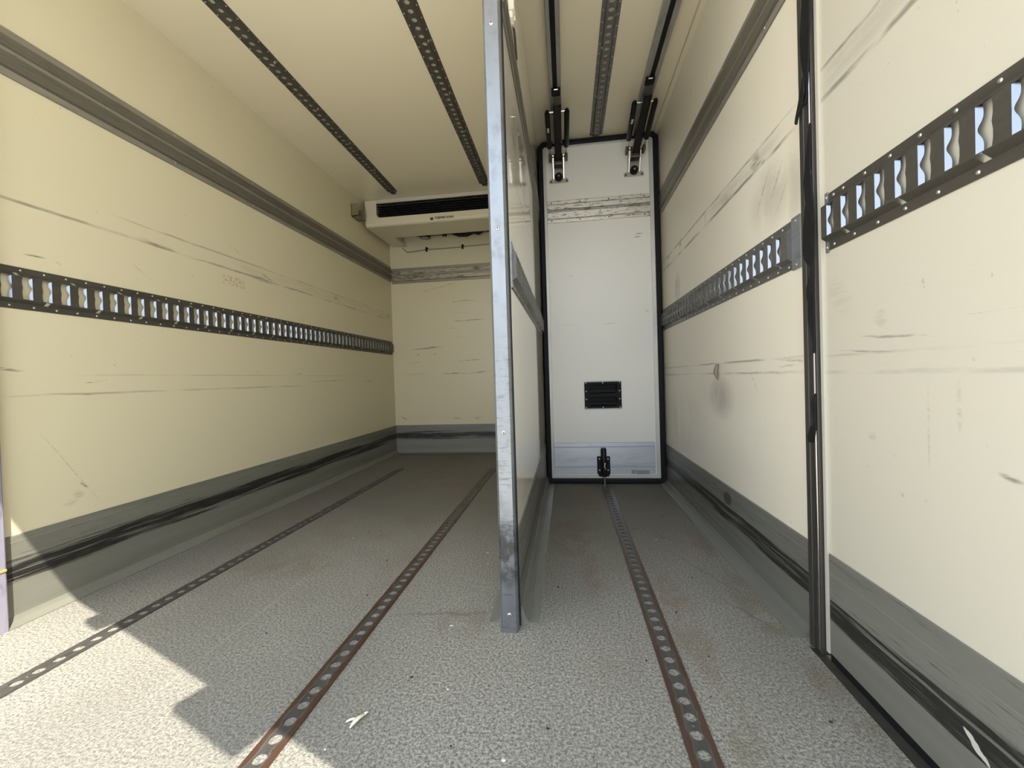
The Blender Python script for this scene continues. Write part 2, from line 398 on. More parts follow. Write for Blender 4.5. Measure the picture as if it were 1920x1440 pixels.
# ---------------------------------------------------------------- mesh builder
class MB:
    def __init__(self): self.v = []; self.f = []; self.mi = []; self.sm = []
    def add(self, vs, fs, mi=0, smooth=False):
        o = len(self.v); self.v += [tuple(p) for p in vs]
        for f in fs:
            self.f.append(tuple(i + o for i in f)); self.mi.append(mi); self.sm.append(smooth)
        return self
    def box(self, a, b, mi=0):
        (x0, y0, z0), (x1, y1, z1) = a, b
        x0, x1 = sorted((x0, x1)); y0, y1 = sorted((y0, y1)); z0, z1 = sorted((z0, z1))
        vs = [(x0, y0, z0), (x1, y0, z0), (x1, y1, z0), (x0, y1, z0), (x0, y0, z1), (x1, y0, z1), (x1, y1, z1), (x0, y1, z1)]
        return self.add(vs, [(3, 2, 1, 0), (4, 5, 6, 7), (0, 1, 5, 4), (1, 2, 6, 5), (2, 3, 7, 6), (3, 0, 4, 7)], mi)
    def prism(self, poly, fn, a, b, mi=0, smooth=False, caps=True, side_mi=None):
        """poly: 2-D outline (counter-clockwise); fn(p, q, t) -> xyz; swept from t=a to t=b"""
        n = len(poly)
        vs = [fn(p, q, a) for p, q in poly] + [fn(p, q, b) for p, q in poly]
        fs = [(i, (i + 1) % n, (i + 1) % n + n, i + n) for i in range(n)]
        self.add(vs, fs, mi, smooth)
        if side_mi:
            for i in side_mi: self.mi[len(self.mi) - n + i] = side_mi[i]
        if caps:
            self.add(vs, [tuple(range(n - 1, -1, -1)), tuple(range(n, 2 * n))], mi)
        return self
    def tube(self, pts, r, n=10, mi=0, caps=True):
        pts = [Vector(p) for p in pts]
        rs = r if isinstance(r, (list, tuple)) else [r] * len(pts)
        vs, fs = [], []
        up = None
        for i, p in enumerate(pts):
            d = (pts[min(i + 1, len(pts) - 1)] - pts[max(i - 1, 0)]).normalized()
            if up is None:
                up = d.orthogonal().normalized()
            up = (up - d * up.dot(d)).normalized()
            s = d.cross(up)
            for k in range(n):
                a = 2 * math.pi * k / n
                vs.append(p + (up * math.cos(a) + s * math.sin(a)) * rs[i])
        for i in range(len(pts) - 1):
            for k in range(n):
                fs.append((i * n + k, i * n + (k + 1) % n, (i + 1) * n + (k + 1) % n, (i + 1) * n + k))
        self.add(vs, fs, mi, True)
        if caps:
            self.add(vs, [tuple(range(n - 1, -1, -1)), tuple((len(pts) - 1) * n + k for k in range(n))], mi)
        return self
    def dome(self, c, nrm, r, h, mi=0, n=10):
        c = Vector(c); nrm = Vector(nrm).normalized(); u = nrm.orthogonal().normalized(); w = nrm.cross(u)
        vs, fs = [], []
        rings = [(1, 0), (.86, .55), (.5, .88)]
        for rr, hh in rings:
            for k in range(n):
                a = 2 * math.pi * k / n
                vs.append(c + (u * math.cos(a) + w * math.sin(a)) * r * rr + nrm * h * hh)
        vs.append(c + nrm * h)
        for i in range(2):
            for k in range(n):
                fs.append((i * n + k, i * n + (k + 1) % n, (i + 1) * n + (k + 1) % n, (i + 1) * n + k))
        for k in range(n):
            fs.append((2 * n + k, 2 * n + (k + 1) % n, 3 * n))
        return self.add(vs, fs, mi, True)
    def build(self, name, mats, parent=None, bevel=0.0, origin=None):
        me = bpy.data.meshes.new(name)
        o0 = Vector(parent['_w']) if parent is not None and '_w' in parent else Vector((0, 0, 0))
        if origin is not None: o0 = Vector(origin)
        me.from_pydata([tuple(Vector(p) - o0) for p in self.v], [], self.f)
        for m in (mats if isinstance(mats, (list, tuple)) else [mats]):
            me.materials.append(m)
        for p, mi, s in zip(me.polygons, self.mi, self.sm):
            p.material_index = mi; p.use_smooth = s
        me.update()
        ob = bpy.data.objects.new(name, me); COL.objects.link(ob)
        if parent is not None:
            ob.parent = parent
            ob['_w'] = tuple(o0)
        else:
            ob.location = o0
        if bevel:
            b = ob.modifiers.new('bevel', 'BEVEL'); b.width = bevel; b.segments = 2; b.limit_method = 'ANGLE'
            b.angle_limit = math.radians(40)
        return ob

def struct(ob, label=None):
    ob['kind'] = 'structure'
    if label: ob['label'] = label
    return ob
def tag(ob, label, cat, group=None):
    ob['label'] = label; ob['category'] = cat
    if group: ob['group'] = group
    return ob
def thing(name, loc, label, cat, group=None):
    e = bpy.data.objects.new(name, None); COL.objects.link(e)
    e.location = loc; e['_w'] = tuple(loc); e.empty_display_size = .1
    return tag(e, label, cat, group)

def rivets(parent, first, spots, step, mat, r=.004, h=.0022, nrm=(1, 0, 0)):
    """one rivet mesh, copied to every spot (world points)"""
    base = None
    for p in spots:
        if base is None:
            base = MB().dome(p, nrm, r, h).build('rivet', mat, parent); base['_p'] = tuple(p)
            b0 = Vector(p)
        else:
            c = base.copy(); COL.objects.link(c); c.parent = parent
            c.location = Vector(p) - b0
            if '_p' in c: del c['_p']
    if base is not None and '_p' in base: del base['_p']

# ---------------------------------------------------------------- perforated plate cells
def cell(mb, P, s0, s1, t0, t1, hole, n0, n1, mi=0, himi=0):
    """plate piece s0..s1 x t0..t1 with one hole (list of (s,t), ccw); face at n1, hole wall down to n0"""
    N = len(hole)
    cs = sum(p[0] for p in hole) / N; ct = sum(p[1] for p in hole) / N
    outer = []
    for (s, t) in hole:
        ds, dt = s - cs, t - ct
        k = 1e9
        if ds > 1e-9: k = min(k, (s1 - cs) / ds)
        if ds < -1e-9: k = min(k, (s0 - cs) / ds)
        if dt > 1e-9: k = min(k, (t1 - ct) / dt)
        if dt < -1e-9: k = min(k, (t0 - ct) / dt)
        outer.append((cs + ds * k, ct + dt * k))
    corners = [(s0, t0), (s1, t0), (s1, t1), (s0, t1)]
    vs = [P(s, t, n1) for s, t in outer] + [P(s, t, n1) for s, t in hole] + [P(s, t, n0) for s, t in hole]
    fs = []
    for i in range(N):
        j = (i + 1) % N
        a, b = outer[i], outer[j]
        fs.append((i, j, N + j, N + i))
    mb.add(vs, fs, mi)
    mb.add([vs[N + i] for i in range(N)] + [vs[2 * N + i] for i in range(N)],
           [(i, (i + 1) % N, N + (i + 1) % N, N + i) for i in range(N)], himi)
    for i in range(N):                       # corner triangles the ray fan leaves out
        j = (i + 1) % N
        a, b = outer[i], outer[j]
        if abs(a[0] - b[0]) > 1e-7 and abs(a[1] - b[1]) > 1e-7:
            for c in corners:
                on = (abs(a[0] - c[0]) < 1e-7 or abs(a[1] - c[1]) < 1e-7) and (abs(b[0] - c[0]) < 1e-7 or abs(b[1] - c[1]) < 1e-7)
                if on: mb.add([P(*a, n1), P(*c, n1), P(*b, n1)], [(0, 1, 2)], mi)
    return mb

def slot_hole(sc, w, hgt):
    """upright slot, near edge slightly wavy"""
    pts = []
    a, b = sc - w / 2, sc + w / 2
    k = 6
    for i in range(k + 1):                        # near side, going up is decreasing order below
        t = -hgt / 2 + hgt * i / k
        pts.append((b, t))
    for i in range(k, -1, -1):
        t = -hgt / 2 + hgt * i / k
        pts.append((a + .0012 * math.cos(4 * math.pi * (t / hgt)) , t))
    return pts
def round_hole(sc, r, n=16, sy=1.0):
    return [(sc + r * math.cos(2 * math.pi * (i + .5) / n), sy * r * math.sin(2 * math.pi * (i + .5) / n)) for i in range(n)]

def rail_mesh(P, a, b, pitch, half, fl, web, raise_, hole, first, lips=False, notch=None, hole_lim=None):
    """long pierced rail.  profile across t: flange, sloped web, raised face; mirrored"""
    mb = MB()
    n = raise_; e = .0022; hw = half - fl - web
    for sg in (-1, 1):
        # flange
        for (t0, n0, t1, n1) in [(half, 0, half, e), (half, e, half - fl, e)]:
            vs = [P(a, sg * t0, n0), P(b, sg * t0, n0), P(b, sg * t1, n1), P(a, sg * t1, n1)]
            mb.add(vs, [(0, 1, 2, 3) if sg > 0 else (3, 2, 1, 0)])
        # web, interrupted by small keyhole tabs
        cuts = []
        if notch:
            s = a + notch[0] + (0 if sg > 0 else notch[1] * .5)
            while s < b - .03:
                cuts.append((s, s + notch[2])); s += notch[1]
        edges = [a] + [x for c in cuts for x in c] + [b]
        for i in range(0, len(edges), 2):
            s0, s1 = edges[i], edges[i + 1]
            vs = [P(s0, sg * (half - fl), e), P(s1, sg * (half - fl), e), P(s1, sg * hw, n), P(s0, sg * hw, n)]
            mb.add(vs, [(0, 1, 2, 3) if sg > 0 else (3, 2, 1, 0)])
    # raised face in cells
    s = first
    if s - pitch / 2 > a:
        mb.add([P(a, -hw, n), P(s - pitch / 2, -hw, n), P(s - pitch / 2, hw, n), P(a, hw, n)], [(0, 1, 2, 3)])
    end = hole_lim or b
    while s + pitch / 2 <= end + 1e-6:
        cell(mb, P, s - pitch / 2, s + pitch / 2, -hw, hw, hole(s), n - .003, n)
        if lips:
            w, hg, dep = lips
            k = 24; far = s + w / 2 + .0004
            top, bot = [], []
            for i in range(k + 1):
                t = -hg / 2 + hg * i / k
                d = dep * (1 - .74 * math.exp(-(t / (.17 * hg)) ** 2)) * (1 - .12 * (2 * abs(t) / hg) ** 4)
                top.append(P(far, t, n - .0005)); bot.append(P(far - d * .9, t, n - d - .0012))
            m_ = len(top)
            mb.add(top + bot, [(i, i + 1, m_ + i + 1, m_ + i) for i in range(k)], 1)
        s += pitch
    if s - pitch / 2 < b:
        s0 = s - pitch / 2
        mb.add([P(s0, -hw, n), P(b, -hw, n), P(b, hw, n), P(s0, hw, n)], [(0, 1, 2, 3)])
    # closed ends
    prof = [(half, 0), (half, e), (half - fl, e), (hw, n), (-hw, n), (-half + fl, e), (-half, e), (-half, 0)]
    for s_, rev in ((a, False), (b, True)):
        vs = [P(s_, t, nn) for t, nn in prof]
        f = tuple(range(len(prof)))
        mb.add(vs, [f if rev else f[::-1]])
    return mb

def spots(P, a, b, step, t, n, off=0.0):
    out = []
    s = a + off
    while s < b - .004:
        out += [P(s, t, n), P(s + step * .5 if s + step * .5 < b - .004 else s, -t, n)]
        s += step
    return out

# ================================================================ SETTING
# floor: lower strip along the side door is left to the sill
fl = MB()
def up(p, q, t): return (p, q, t)
fl.prism([(XL - .05, Y0 - .1), (.605, Y0 - .1), (.612, 1.19), (XR + .05, 1.22), (XR + .05, YB + .05), (XL - .05, YB + .05)], up, -.12, 0)
struct(fl.build('floor', M['floor']), 'grey gritty non-slip cargo floor')
struct(MB().box((XL - .06, Y0, -.12), (XL, YB + .06, ZC + .06)).build('wall_left', M['wall_left']), 'cream left side wall')
struct(MB().box((XL, YB, 0), (XR + .06, YB + .06, ZC + .06)).build('wall_back', M['wall_back']), 'cream end wall of the wide lane')
struct(MB().box((XR, 1.197, -.12), (XR + .06, YB, ZC + .06)).build('wall_right', M['wall_right']), 'cream right side wall beyond the door post')
struct(MB().box((XL, Y0, ZC), (XR + .06, YB, ZC + .06)).build('ceiling', M['ceiling']), 'cream ceiling')
# sealant joints between walls and ceiling
struct(MB().prism([(0, 0), (0, -.004), (.004, -.004), (.007, 0)], lambda p, q, t: (.608 + p, t, ZC + q), 1.197, YD).build('trim_4', M['seam_line']), 'sealed joint along ceiling over narrow lane')
# side door (closed) in the right wall
d = MB().box((XR, .42, .014), (XR + .055, 1.138, ZC - .005))
struct(d.build('door_1', M['side_door'], bevel=.003), 'cream side door panel nearest on the right')
struct(MB().box((XR - .004, .425, .016), (XR, 1.134, .268)).build('baseboard_door', M['skirt_door'], bevel=.0015), 'grey kick board on side door')
struct(MB().box((.600, .3, -.05), (.72, 1.20, -.022)).box((.604, .3, -.05), (.640, 1.188, -.006)).build('trim_3', M['sill']), 'dark sill under the side door')
struct(MB().box((.6405, .42, -.022), (.66, 1.14, .013)).build('trim_5', M['black_rubber']), 'black rubber strip under side door')
# door post on the right wall
post = MB().box((.626, 1.150, 0), (.66, 1.200, ZC)).box((.621, 1.178, 0), (.63, 1.197, ZC))
struct(post.build('trim_2', M['dark_trim'], bevel=.0015), 'dark metal door post between side door and right wall')
struct(MB().tube([(.6275, 1.160, 0.0), (.6275, 1.160, ZC)], .0042, 10).build('trim_6', M['bead']), 'shiny bead on door post')
struct(MB().box((.634, 1.136, .014), (.66, 1.147, ZC)).build('trim_7', M['white_trim']), 'white edge of side door')
# left corner post
struct(MB().box((XL, .98, -.1), (-1.72, 1.066, ZC)).build('trim_1', M['post_lilac'], bevel=.004), 'pale metal corner post at left edge')
tag(MB().box((-1.7205, 1.045, .186), (-1.7165, 1.064, .193)).build('reflector', M['orange'], bevel=.001), 'small orange tab on pale corner post at left edge', 'reflector')

# kick boards with a small sloped foot on the floor
def skirt(name, fn, a, b, mat, label, h=.281, foot=.03, th=.005):
    poly = [(0, 0), (foot, 0), (foot, .003), (.012, .016), (th, .030), (th, h - .003), (th - .002, h), (0, h)]
    return struct(MB().prism(poly, fn, a, b).build(name, mat), label)
skirt('baseboard_left', lambda p, q, t: (XL + p, t, q), 1.066, YB, M['skirt_left'], 'grey scuffed kick board along left wall')
skirt('baseboard_back', lambda p, q, t: (-t, YB - p, q), -PX0, -XL - .004, M['skirt_back'], 'grey scuffed kick board on end wall', .284, .012)
skirt('baseboard_right', lambda p, q, t: (XR - p, t, q), 1.222, YD + .06, M['skirt_right'], 'grey scuffed kick board along right wall', .266, .048)

# outside, behind the camera; building and canopy are added to block light
struct(MB().box((-30, -40, -1.1), (30, 12, -1.0)).build('ground', M['concrete']), 'concrete yard')
struct(MB().box((-26, -14, -1.0), (26, -13, 2.6)).build('added_yard_blocker', M['outer']), 'added unseen building that dims the far interior')  # unseen building, added to cut the low light reaching the back wall
can = MB()  # unseen canopy, added and shaped to throw the slanting shadow edge
ed = Vector((.927, -.375)); pt = Vector((.095, -.785)); nn = Vector((.375, .927))
q = [pt + ed * -3.2, pt + ed * 4.5, pt + ed * 4.5 + nn * 2.6, pt + ed * -3.2 + nn * 2.6]
can.prism([tuple(v) for v in q], up, 2.75, 2.78)
for k in (-3.0, 4.3):
    c_ = pt + ed * k + nn * .12
    can.box((c_.x - .06, c_.y - .06, -1.0), (c_.x + .06, c_.y + .06, 2.76))
struct(can.build('added_shadow_canopy', M['canopy']), 'added unseen canopy that casts the stepped floor shadow')
def shadow_block(u0, u1, dpt, name, lab):  # block added to the canopy edge to put a step in its shadow
    e0, e1 = pt + ed * u0, pt + ed * u1
    o_ = -nn * dpt
    t_ = MB().prism([tuple(e0 + o_), tuple(e1 + o_), tuple(e1), tuple(e0)], up, 2.75, 2.78)
    struct(t_.build(name, M['outer'], bevel=.004), lab)
shadow_block(.735, .985, .082, 'shadow_block_long', 'long added block on canopy edge, steps the floor shadow')
shadow_block(.04, .135, .040, 'shadow_block_short', 'short added block on canopy edge, steps the floor shadow')
# ================================================================ PARTITION
pt_ = thing('partition', ((PX0 + PX1) / 2, PY, 0), 'tall cream partition with aluminium front edge dividing the cargo box lengthwise', 'partition')
MB().box((PX0 + .003, PY + .012, 0.004), (PX1 - .001, YB - .002, ZC - .002)).build('panel', M['white_gloss'], pt_)
ep = MB().prism([(PX0, 1.210), (PX0, PY + .006), (PX0 + .006, PY), (PX1 - .006, PY), (PX1, PY + .006), (PX1, 1.210)],
                up, 0.0, ZC - .001)
def post_mat():
    t = NT('brushed aluminium post', .38, .8)
    x, y, z = t.xyz()
    n = t.noise((70, 70, 9), 4, .65); n2 = t.noise((30, 30, 22), 4, .65, (4, 1, 2)); n3 = t.noise((20, 20, 160), 3, .7)
    c = t.mix(n, (0.205, 0.215, 0.222), (0.26, 0.272, 0.282))
    up_ = t.math('MULTIPLY', t.step(n2, .50, .72), .45)
    c = t.mix(up_, c, (0.14, 0.142, 0.145))
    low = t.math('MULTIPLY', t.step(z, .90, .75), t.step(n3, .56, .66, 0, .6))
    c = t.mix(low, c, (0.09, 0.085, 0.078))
    d = t.stroke(z, x, .225, -.182, .11, .06)
    d = t.math('MULTIPLY', t.step(d, .05, .6), t.step(n2, .34, .58, .35, .95))
    c = t.mix(d, c, (0.035, 0.032, 0.028))
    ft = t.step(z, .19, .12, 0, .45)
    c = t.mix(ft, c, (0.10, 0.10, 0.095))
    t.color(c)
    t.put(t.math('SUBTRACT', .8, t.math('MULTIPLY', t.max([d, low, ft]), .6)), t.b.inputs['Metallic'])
    t.rough(t.step(n, .3, .7, .30, .46)); t.bump(n2, .08, .003)
    return t.m
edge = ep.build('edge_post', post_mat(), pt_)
edge['label'] = 'bright aluminium front edge post'
for z in (.052, .576, 1.155, 1.729):
    s_ = MB().dome((-.182, PY, z), (0, -1, 0), .0065, .0025).build('screw', M['rivet'], edge)
    MB().dome((-.182, PY - .002, z), (0, -1, 0), .0028, .0012).build('screw_socket', M['rivet_dark'], edge)
MB().box((PX1, 1.2105, 0.004), (PX1 + .003, 1.216, ZC - .002)).build('gasket', M['black_rubber'], pt_)
MB().box((PX1 - .001, 1.216, .003), (PX1 + .004, YD - .02, .281)).build('kick_plate', M['skirt_part'], pt_)
ang = MB().prism([(0, 0), (.050, 0), (.050, .003), (.022, .006), (.012, .02), (.004, .05), (0, .05)],
                 lambda p, q, t: (PX1 + .004 + p, t, q), 1.226, YD - .02)
ang.build('base_angle', M['angle'], pt_)
MB().prism([(0, 0), (0, .05), (-.004, .05), (-.010, .02), (-.016, .006), (-.044, .003), (-.044, 0)],
           lambda p, q, t: (PX0 + p, t, q), 1.224, YB - .02).build('base_angle', M['angle'], pt_)
# rub rail high on the partition
def rub_profile(h=.155, d=.012):
    z = h / 2
    return [(-z, 0), (-z, .004), (-z + .003, .006), (-z + .022, .006), (-z + .026, .0035), (-z + .030, d), (-.016, d), (-.012, d - .005), (.000, d - .005), (.004, d),
            (z - .030, d), (z - .026, .0035), (z - .022, .006), (z - .003, .006), (z, .004), (z, 0)]
prof = rub_profile(.12, .011)
ur = MB().prism(prof[::-1], lambda p, q, t: (PX1 - .001 + q, t, 1.848 + p), 1.215, YD - .02, side_mi={7: 1, 1: 1, 13: 1}).build('rub_rail', [M['rub_y'], M['rub_highlight']], pt_)
PP = lambda s, t, n: (PX1 - .001 + n, s, 1.074 + t)
pr = rail_mesh(PP, 1.268, YD - .03, .0525, .070, .022, .010, .016, lambda s: slot_hole(s, .027, .072), 1.330, notch=(.10, .21, .018))
pr_o = pr.build('cargo_rail', [M['steel_grey'], M['lip']], pt_)
MB().box((PX1 - .001, 1.262, 1.004), (PX1 + .003, 1.30, 1.144)).build('end_plate', M['end_plate'], pr_o)
rivets(pr_o, 0, spots(PP, 1.29, YD - .04, .105, .060, .0022), 0, M['rivet'], nrm=(1, 0, 0))

# ================================================================ CARGO RAILS (wall)
def cargo_rail(name, P, a, b, first, label, mat, nrm, plate=None, rstep=.0625, notch=(.06, .158, .012), roff=.02):
    root = thing(name, P((a + b) / 2, 0, 0), label, 'rail')
    mb = rail_mesh(P, a, b, .0525, .068, .020, .010, .016, lambda s: slot_hole(s, .027, .072), first,
                   lips=(.027, .072, .0068), notch=notch)
    mb.build('rail', [mat, M['lip']], root)
    if plate:
        for (s0, s1) in plate:
            vs = []
            pm = MB()
            A = [P(s0, -.072, .0), P(s1, -.072, 0), P(s1, .072, 0), P(s0, .072, 0)]
            B = [P(s0, -.072, .004), P(s1, -.072, .004), P(s1, .072, .004), P(s0, .072, .004)]
            pm.add(A + B, [(3, 2, 1, 0), (4, 5, 6, 7), (0, 1, 5, 4), (1, 2, 6, 5), (2, 3, 7, 6), (3, 0, 4, 7)])
            ep_ = pm.build('end_plate', M['end_plate'], root)
            sm = (s0 + s1) / 2
            for t in (-.06, .06):
                MB().dome(P(sm, t, .004), nrm, .004, .002).build('screw', M['rivet'], ep_)
    rivets(root, 0, spots(P, a, b, rstep, .058, .0022, roff), 0, M['rivet'], nrm=nrm)
    return root
PL = lambda s, t, n: (XL + n, s, 1.070 + t)
cargo_rail('cargo_rail', PL, 1.068, YB - .03, 1.105, 'long dark slotted cargo rail running along the left wall at mid height', M['steel_y'], (1, 0, 0))
PR_ = lambda s, t, n: (XR - n, s, 1.079 - t)
cargo_rail('cargo_rail', PR_, 1.275, YD - .01, 1.325, 'dark slotted cargo rail on right wall between bulkhead door and door post', M['steel_grey'], (-1, 0, 0),
           plate=[(1.232, 1.275)])
PDr = lambda s, t, n: (XR - n, s, 1.083 - t)
cargo_rail('cargo_rail', PDr, .44, 1.116, .505, 'dark slotted cargo rail on the side door at right', M['steel_y'], (-1, 0, 0), plate=[(1.110, 1.121)], notch=(.12, .158, .013), rstep=.070)

# ================================================================ RUB RAILS (wall)
def rub_rail(fn, a, b, mat, label, rv, nrm):
    root = thing('rub_rail', fn(0, 0, (a + b) / 2), label, 'rail')
    MB().prism(rub_profile(), fn, a, b, side_mi={1: 1, 2: 1, 3: 1, 7: 1, 11: 1, 12: 1, 13: 1}).build('rail', [mat, M['rub_highlight']], root)
    rivets(root, 0, [fn(z, .006, s) for s in rv for z in (-.062, .062)], 0, M['rivet'], nrm=nrm)
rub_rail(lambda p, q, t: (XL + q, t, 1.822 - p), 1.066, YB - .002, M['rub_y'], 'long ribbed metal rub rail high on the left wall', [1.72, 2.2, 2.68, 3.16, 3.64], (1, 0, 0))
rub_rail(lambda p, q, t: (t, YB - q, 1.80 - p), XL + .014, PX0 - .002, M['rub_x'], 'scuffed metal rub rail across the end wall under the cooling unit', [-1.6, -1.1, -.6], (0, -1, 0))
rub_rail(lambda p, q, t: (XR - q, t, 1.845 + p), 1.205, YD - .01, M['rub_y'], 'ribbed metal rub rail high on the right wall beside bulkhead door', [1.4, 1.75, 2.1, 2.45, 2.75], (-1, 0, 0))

# ================================================================ CEILING TRACKS
def ceiling_track(xc, a, b, label, pitch=.0444, mat='steel_y'):
    P = lambda s, t, n: (xc + t, s, ZC - n)
    root = thing('ceiling_track', (xc, (a + b) / 2, ZC), label, 'track', 'pierced ceiling tracks')
    P2 = lambda s, t, n: (xc - t, s, ZC - n)
    mb = rail_mesh(P2, a, b, pitch, .0415, .016, .006, .012, lambda s: round_hole(s, .0125, 14), a + .05, notch=(.07, .36, .014))
    mb.build('track', M[mat], root)
    MB().box((xc - .019, b - .001, ZC - .011), (xc + .019, b + .022, ZC)).build('end_tip', M['rivet_dark'], root)
    rivets(root, 0, spots(P2, a, b, .062, .0335, .0022, .03), 0, M['rivet'], r=.0032, nrm=(0, 0, -1))
ceiling_track(-1.398, 1.30, 3.38, 'pierced dark ceiling track nearest the left wall')
ceiling_track(-.617, 1.30, 3.38, 'pierced dark ceiling track just left of the partition')
ceiling_track(.237, 1.30, YD - .035, 'wide pierced grey ceiling track centred above the narrow lane', mat='steel_grey')
# hoist rails for the lifting bulkhead
def hoist_rail(x0, x1, label):
    xc = (x0 + x1) / 2; w = (x1 - x0) / 2
    root = thing('slide_rail', (xc, 2.0, ZC), label, 'rail', 'bulkhead slide rails')
    for sg in (-1, 1):
        MB().prism([(.012, 0), (w, 0), (w, -.034), (w - .004, -.036), (.012, -.036)] if sg > 0 else
                   [(-.012, -.036), (-w + .004, -.036), (-w, -.034), (-w, 0), (-.012, 0)],
                   lambda p, q, t: (xc + p, t, ZC + q), 1.1, 2.84).build('side_lip', M['alu_rail'], root)
    MB().box((xc - .012, 1.1, ZC - .030), (xc + .012, 2.84, ZC)).build('slot_insert', M['black_slot'], root)
    return xc
XA = hoist_rail(-.050, .014, 'narrow channel rail with black slot, left of the two beside the middle ceiling track')
XB = hoist_rail(.452, .522, 'narrow channel rail with black slot, right of the two beside the middle ceiling track')

# ================================================================ FLOOR TRACKS
def floor_track(xc, a, b, hw, label, rust, mat, rim=True):
    P = lambda s, t, n: (xc - t, s, n)
    root = thing('floor_track', (xc, (a + b) / 2, 0), label, 'track', 'pierced floor tracks')
    mb = MB(); s = a; pitch = .0452
    while s + pitch <= b + 1e-6:
        cell(mb, P, s, s + pitch, -hw, hw, round_hole(s + pitch / 2, .0135, 18), .0, .0035)
        s += pitch
    mb.add([P(s, -hw, .0035), P(b, -hw, .0035), P(b, hw, .0035), P(s, hw, .0035)], [(0, 1, 2, 3)])
    for sg in (-1, 1):
        mb.add([P(a, sg * hw, 0), P(b, sg * hw, 0), P(b, sg * hw, .0035), P(a, sg * hw, .0035)], [(0, 1, 2, 3) if sg < 0 else (3, 2, 1, 0)])
    mb.add([P(a, -hw, 0), P(a, hw, 0), P(a, hw, .0035), P(a, -hw, .0035)], [(3, 2, 1, 0)])
    mb.build('track_plate', mat, root)
    # bolts between some holes
    for k, s in enumerate([a + pitch * i for i in range(4, int((b - a) / pitch), 8)]):
        MB().dome(P(s, .0, .0035), (0, 0, 1), .004, .0015).build('bolt', M['rivet_dark'], root)
floor_track(-1.392, Y0 - .05, 3.33, .027, 'pierced metal floor track nearest the left wall, partly in the sun', .2, floor_track_mat('grey floor track', -1.392, .15))
floor_track(-.615, Y0 - .05, 3.335, .029, 'rusty pierced floor track in the middle, just left of the partition', .9, floor_track_mat('rusty middle floor track', -.615, .95))
floor_track(.238, Y0 - .05, YD - .05, .029, 'rusty edged pierced floor track leading to the bulkhead door', .8, floor_track_mat('rusty right floor track', .238, .8))

# ================================================================ BULKHEAD DOOR
bd = thing('bulkhead_door', (.236, YD, 0), 'white lifting bulkhead door with black seal closing the narrow lane', 'door')
def ring(x0, x1, z0, z1, w, ya, yb, name, mat, bevel=.0, cut=0.0):
    mb = MB()
    def outl(o):
        a, b, c, d_ = x0 + o, x1 - o, z0 + o, z1 - o
        k = max(cut - o * .6, 0.0)
        return [(a, c), (b, c), (b, d_ - k), (b - k, d_), (a + k, d_), (a, d_ - k)]
    A, B = outl(0), outl(w)
    n = len(A)
    vs = [(p[0], y, p[1]) for y in (ya, yb) for p in A] + [(p[0], y, p[1]) for y in (ya, yb) for p in B]
    fs = []
    for i in range(n):
        j = (i + 1) % n
        fs += [(i, j, 2 * n + j, 2 * n + i)[::-1] if False else (i, j, 2 * n + j, 2 * n + i), (n + j, n + i, 3 * n + i, 3 * n + j),
               (j, i, n + i, n + j), (2 * n + i, 2 * n + j, 3 * n + j, 3 * n + i)]
    mb.add(vs, fs)
    return mb.build(name, mat, bd, bevel=bevel)
ring(-.150, .634, .004, ZC - .004, .032, YD - .022, YD + .04, 'seal', M['black_rubber'], .008, .03)
fr = ring(-.124, .602, .036, 2.296, .026, YD - .008, YD + .04, 'frame', M['alu_frame'], .002)
dp = MB()
za, zb, xa, xb = .512, .684, .123, .353              # opening for the sunk handle
for (x0, x1, z0, z1) in ((-.099, .577, .062, za), (-.099, .577, zb, 2.270), (-.099, xa, za, zb), (xb, .577, za, zb)):
    dp.box((x0, YD, z0), (x1, YD + .042, z1))
dp.box((-.099, YD + .04, .062), (.577, YD + .05, 2.270)).build('panel', M['door_white'], bd)
kp = MB()
zs = [.068, .112, .114, .246, .248, .276]
for za, zb in ((.068, .1105), (.1145, .2455), (.2495, .276)):
    kp.box((-.097, YD - .004, za), (.567, YD, zb))
kp.box((-.099, YD - .002, .066), (.569, YD, .278), 1)
kp.box((-.097, YD - .006, .272), (.567, YD, .277))
kp.build('kick_plate', [M['alu_kick'], M['tape']], bd)
rr = MB().prism(rub_profile(.150, .009), lambda p, q, t: (t, YD - q, 1.845 - p), -.096, .576, side_mi={3: 1, 4: 1, 6: 1, 7: 1, 8: 1, 11: 1}).build('rub_rail', [M['rub_door'], M['rub_groove_shade']], bd)
for x in (-.07, .12, .31, .54):
    for z in (1.845 - .060, 1.845 + .060):
        MB().dome((x, YD - .006, z), (0, -1, 0), .005, .002).build('screw', M['rivet_dark'], rr)
# recessed double handle
hx, hz = .238, .598; hw_, hh = .122, .093
hp = MB()
ph = lambda p, q, t: (hx + p, t, hz + q)
def rrect(w, h, r, n=4, cx=0, cz=0):
    pts = []
    for (sx, sz, a0) in ((1, -1, -90), (1, 1, 0), (-1, 1, 90), (-1, -1, 180)):
        for i in range(n + 1):
            a = math.radians(a0 + 90 * i / n)
            pts.append((cx + sx * (w - r) + r * math.cos(a), cz + sz * (h - r) + r * math.sin(a)))
    return pts
Oz = rrect(hw_, hh, .008)
pl_ = MB()
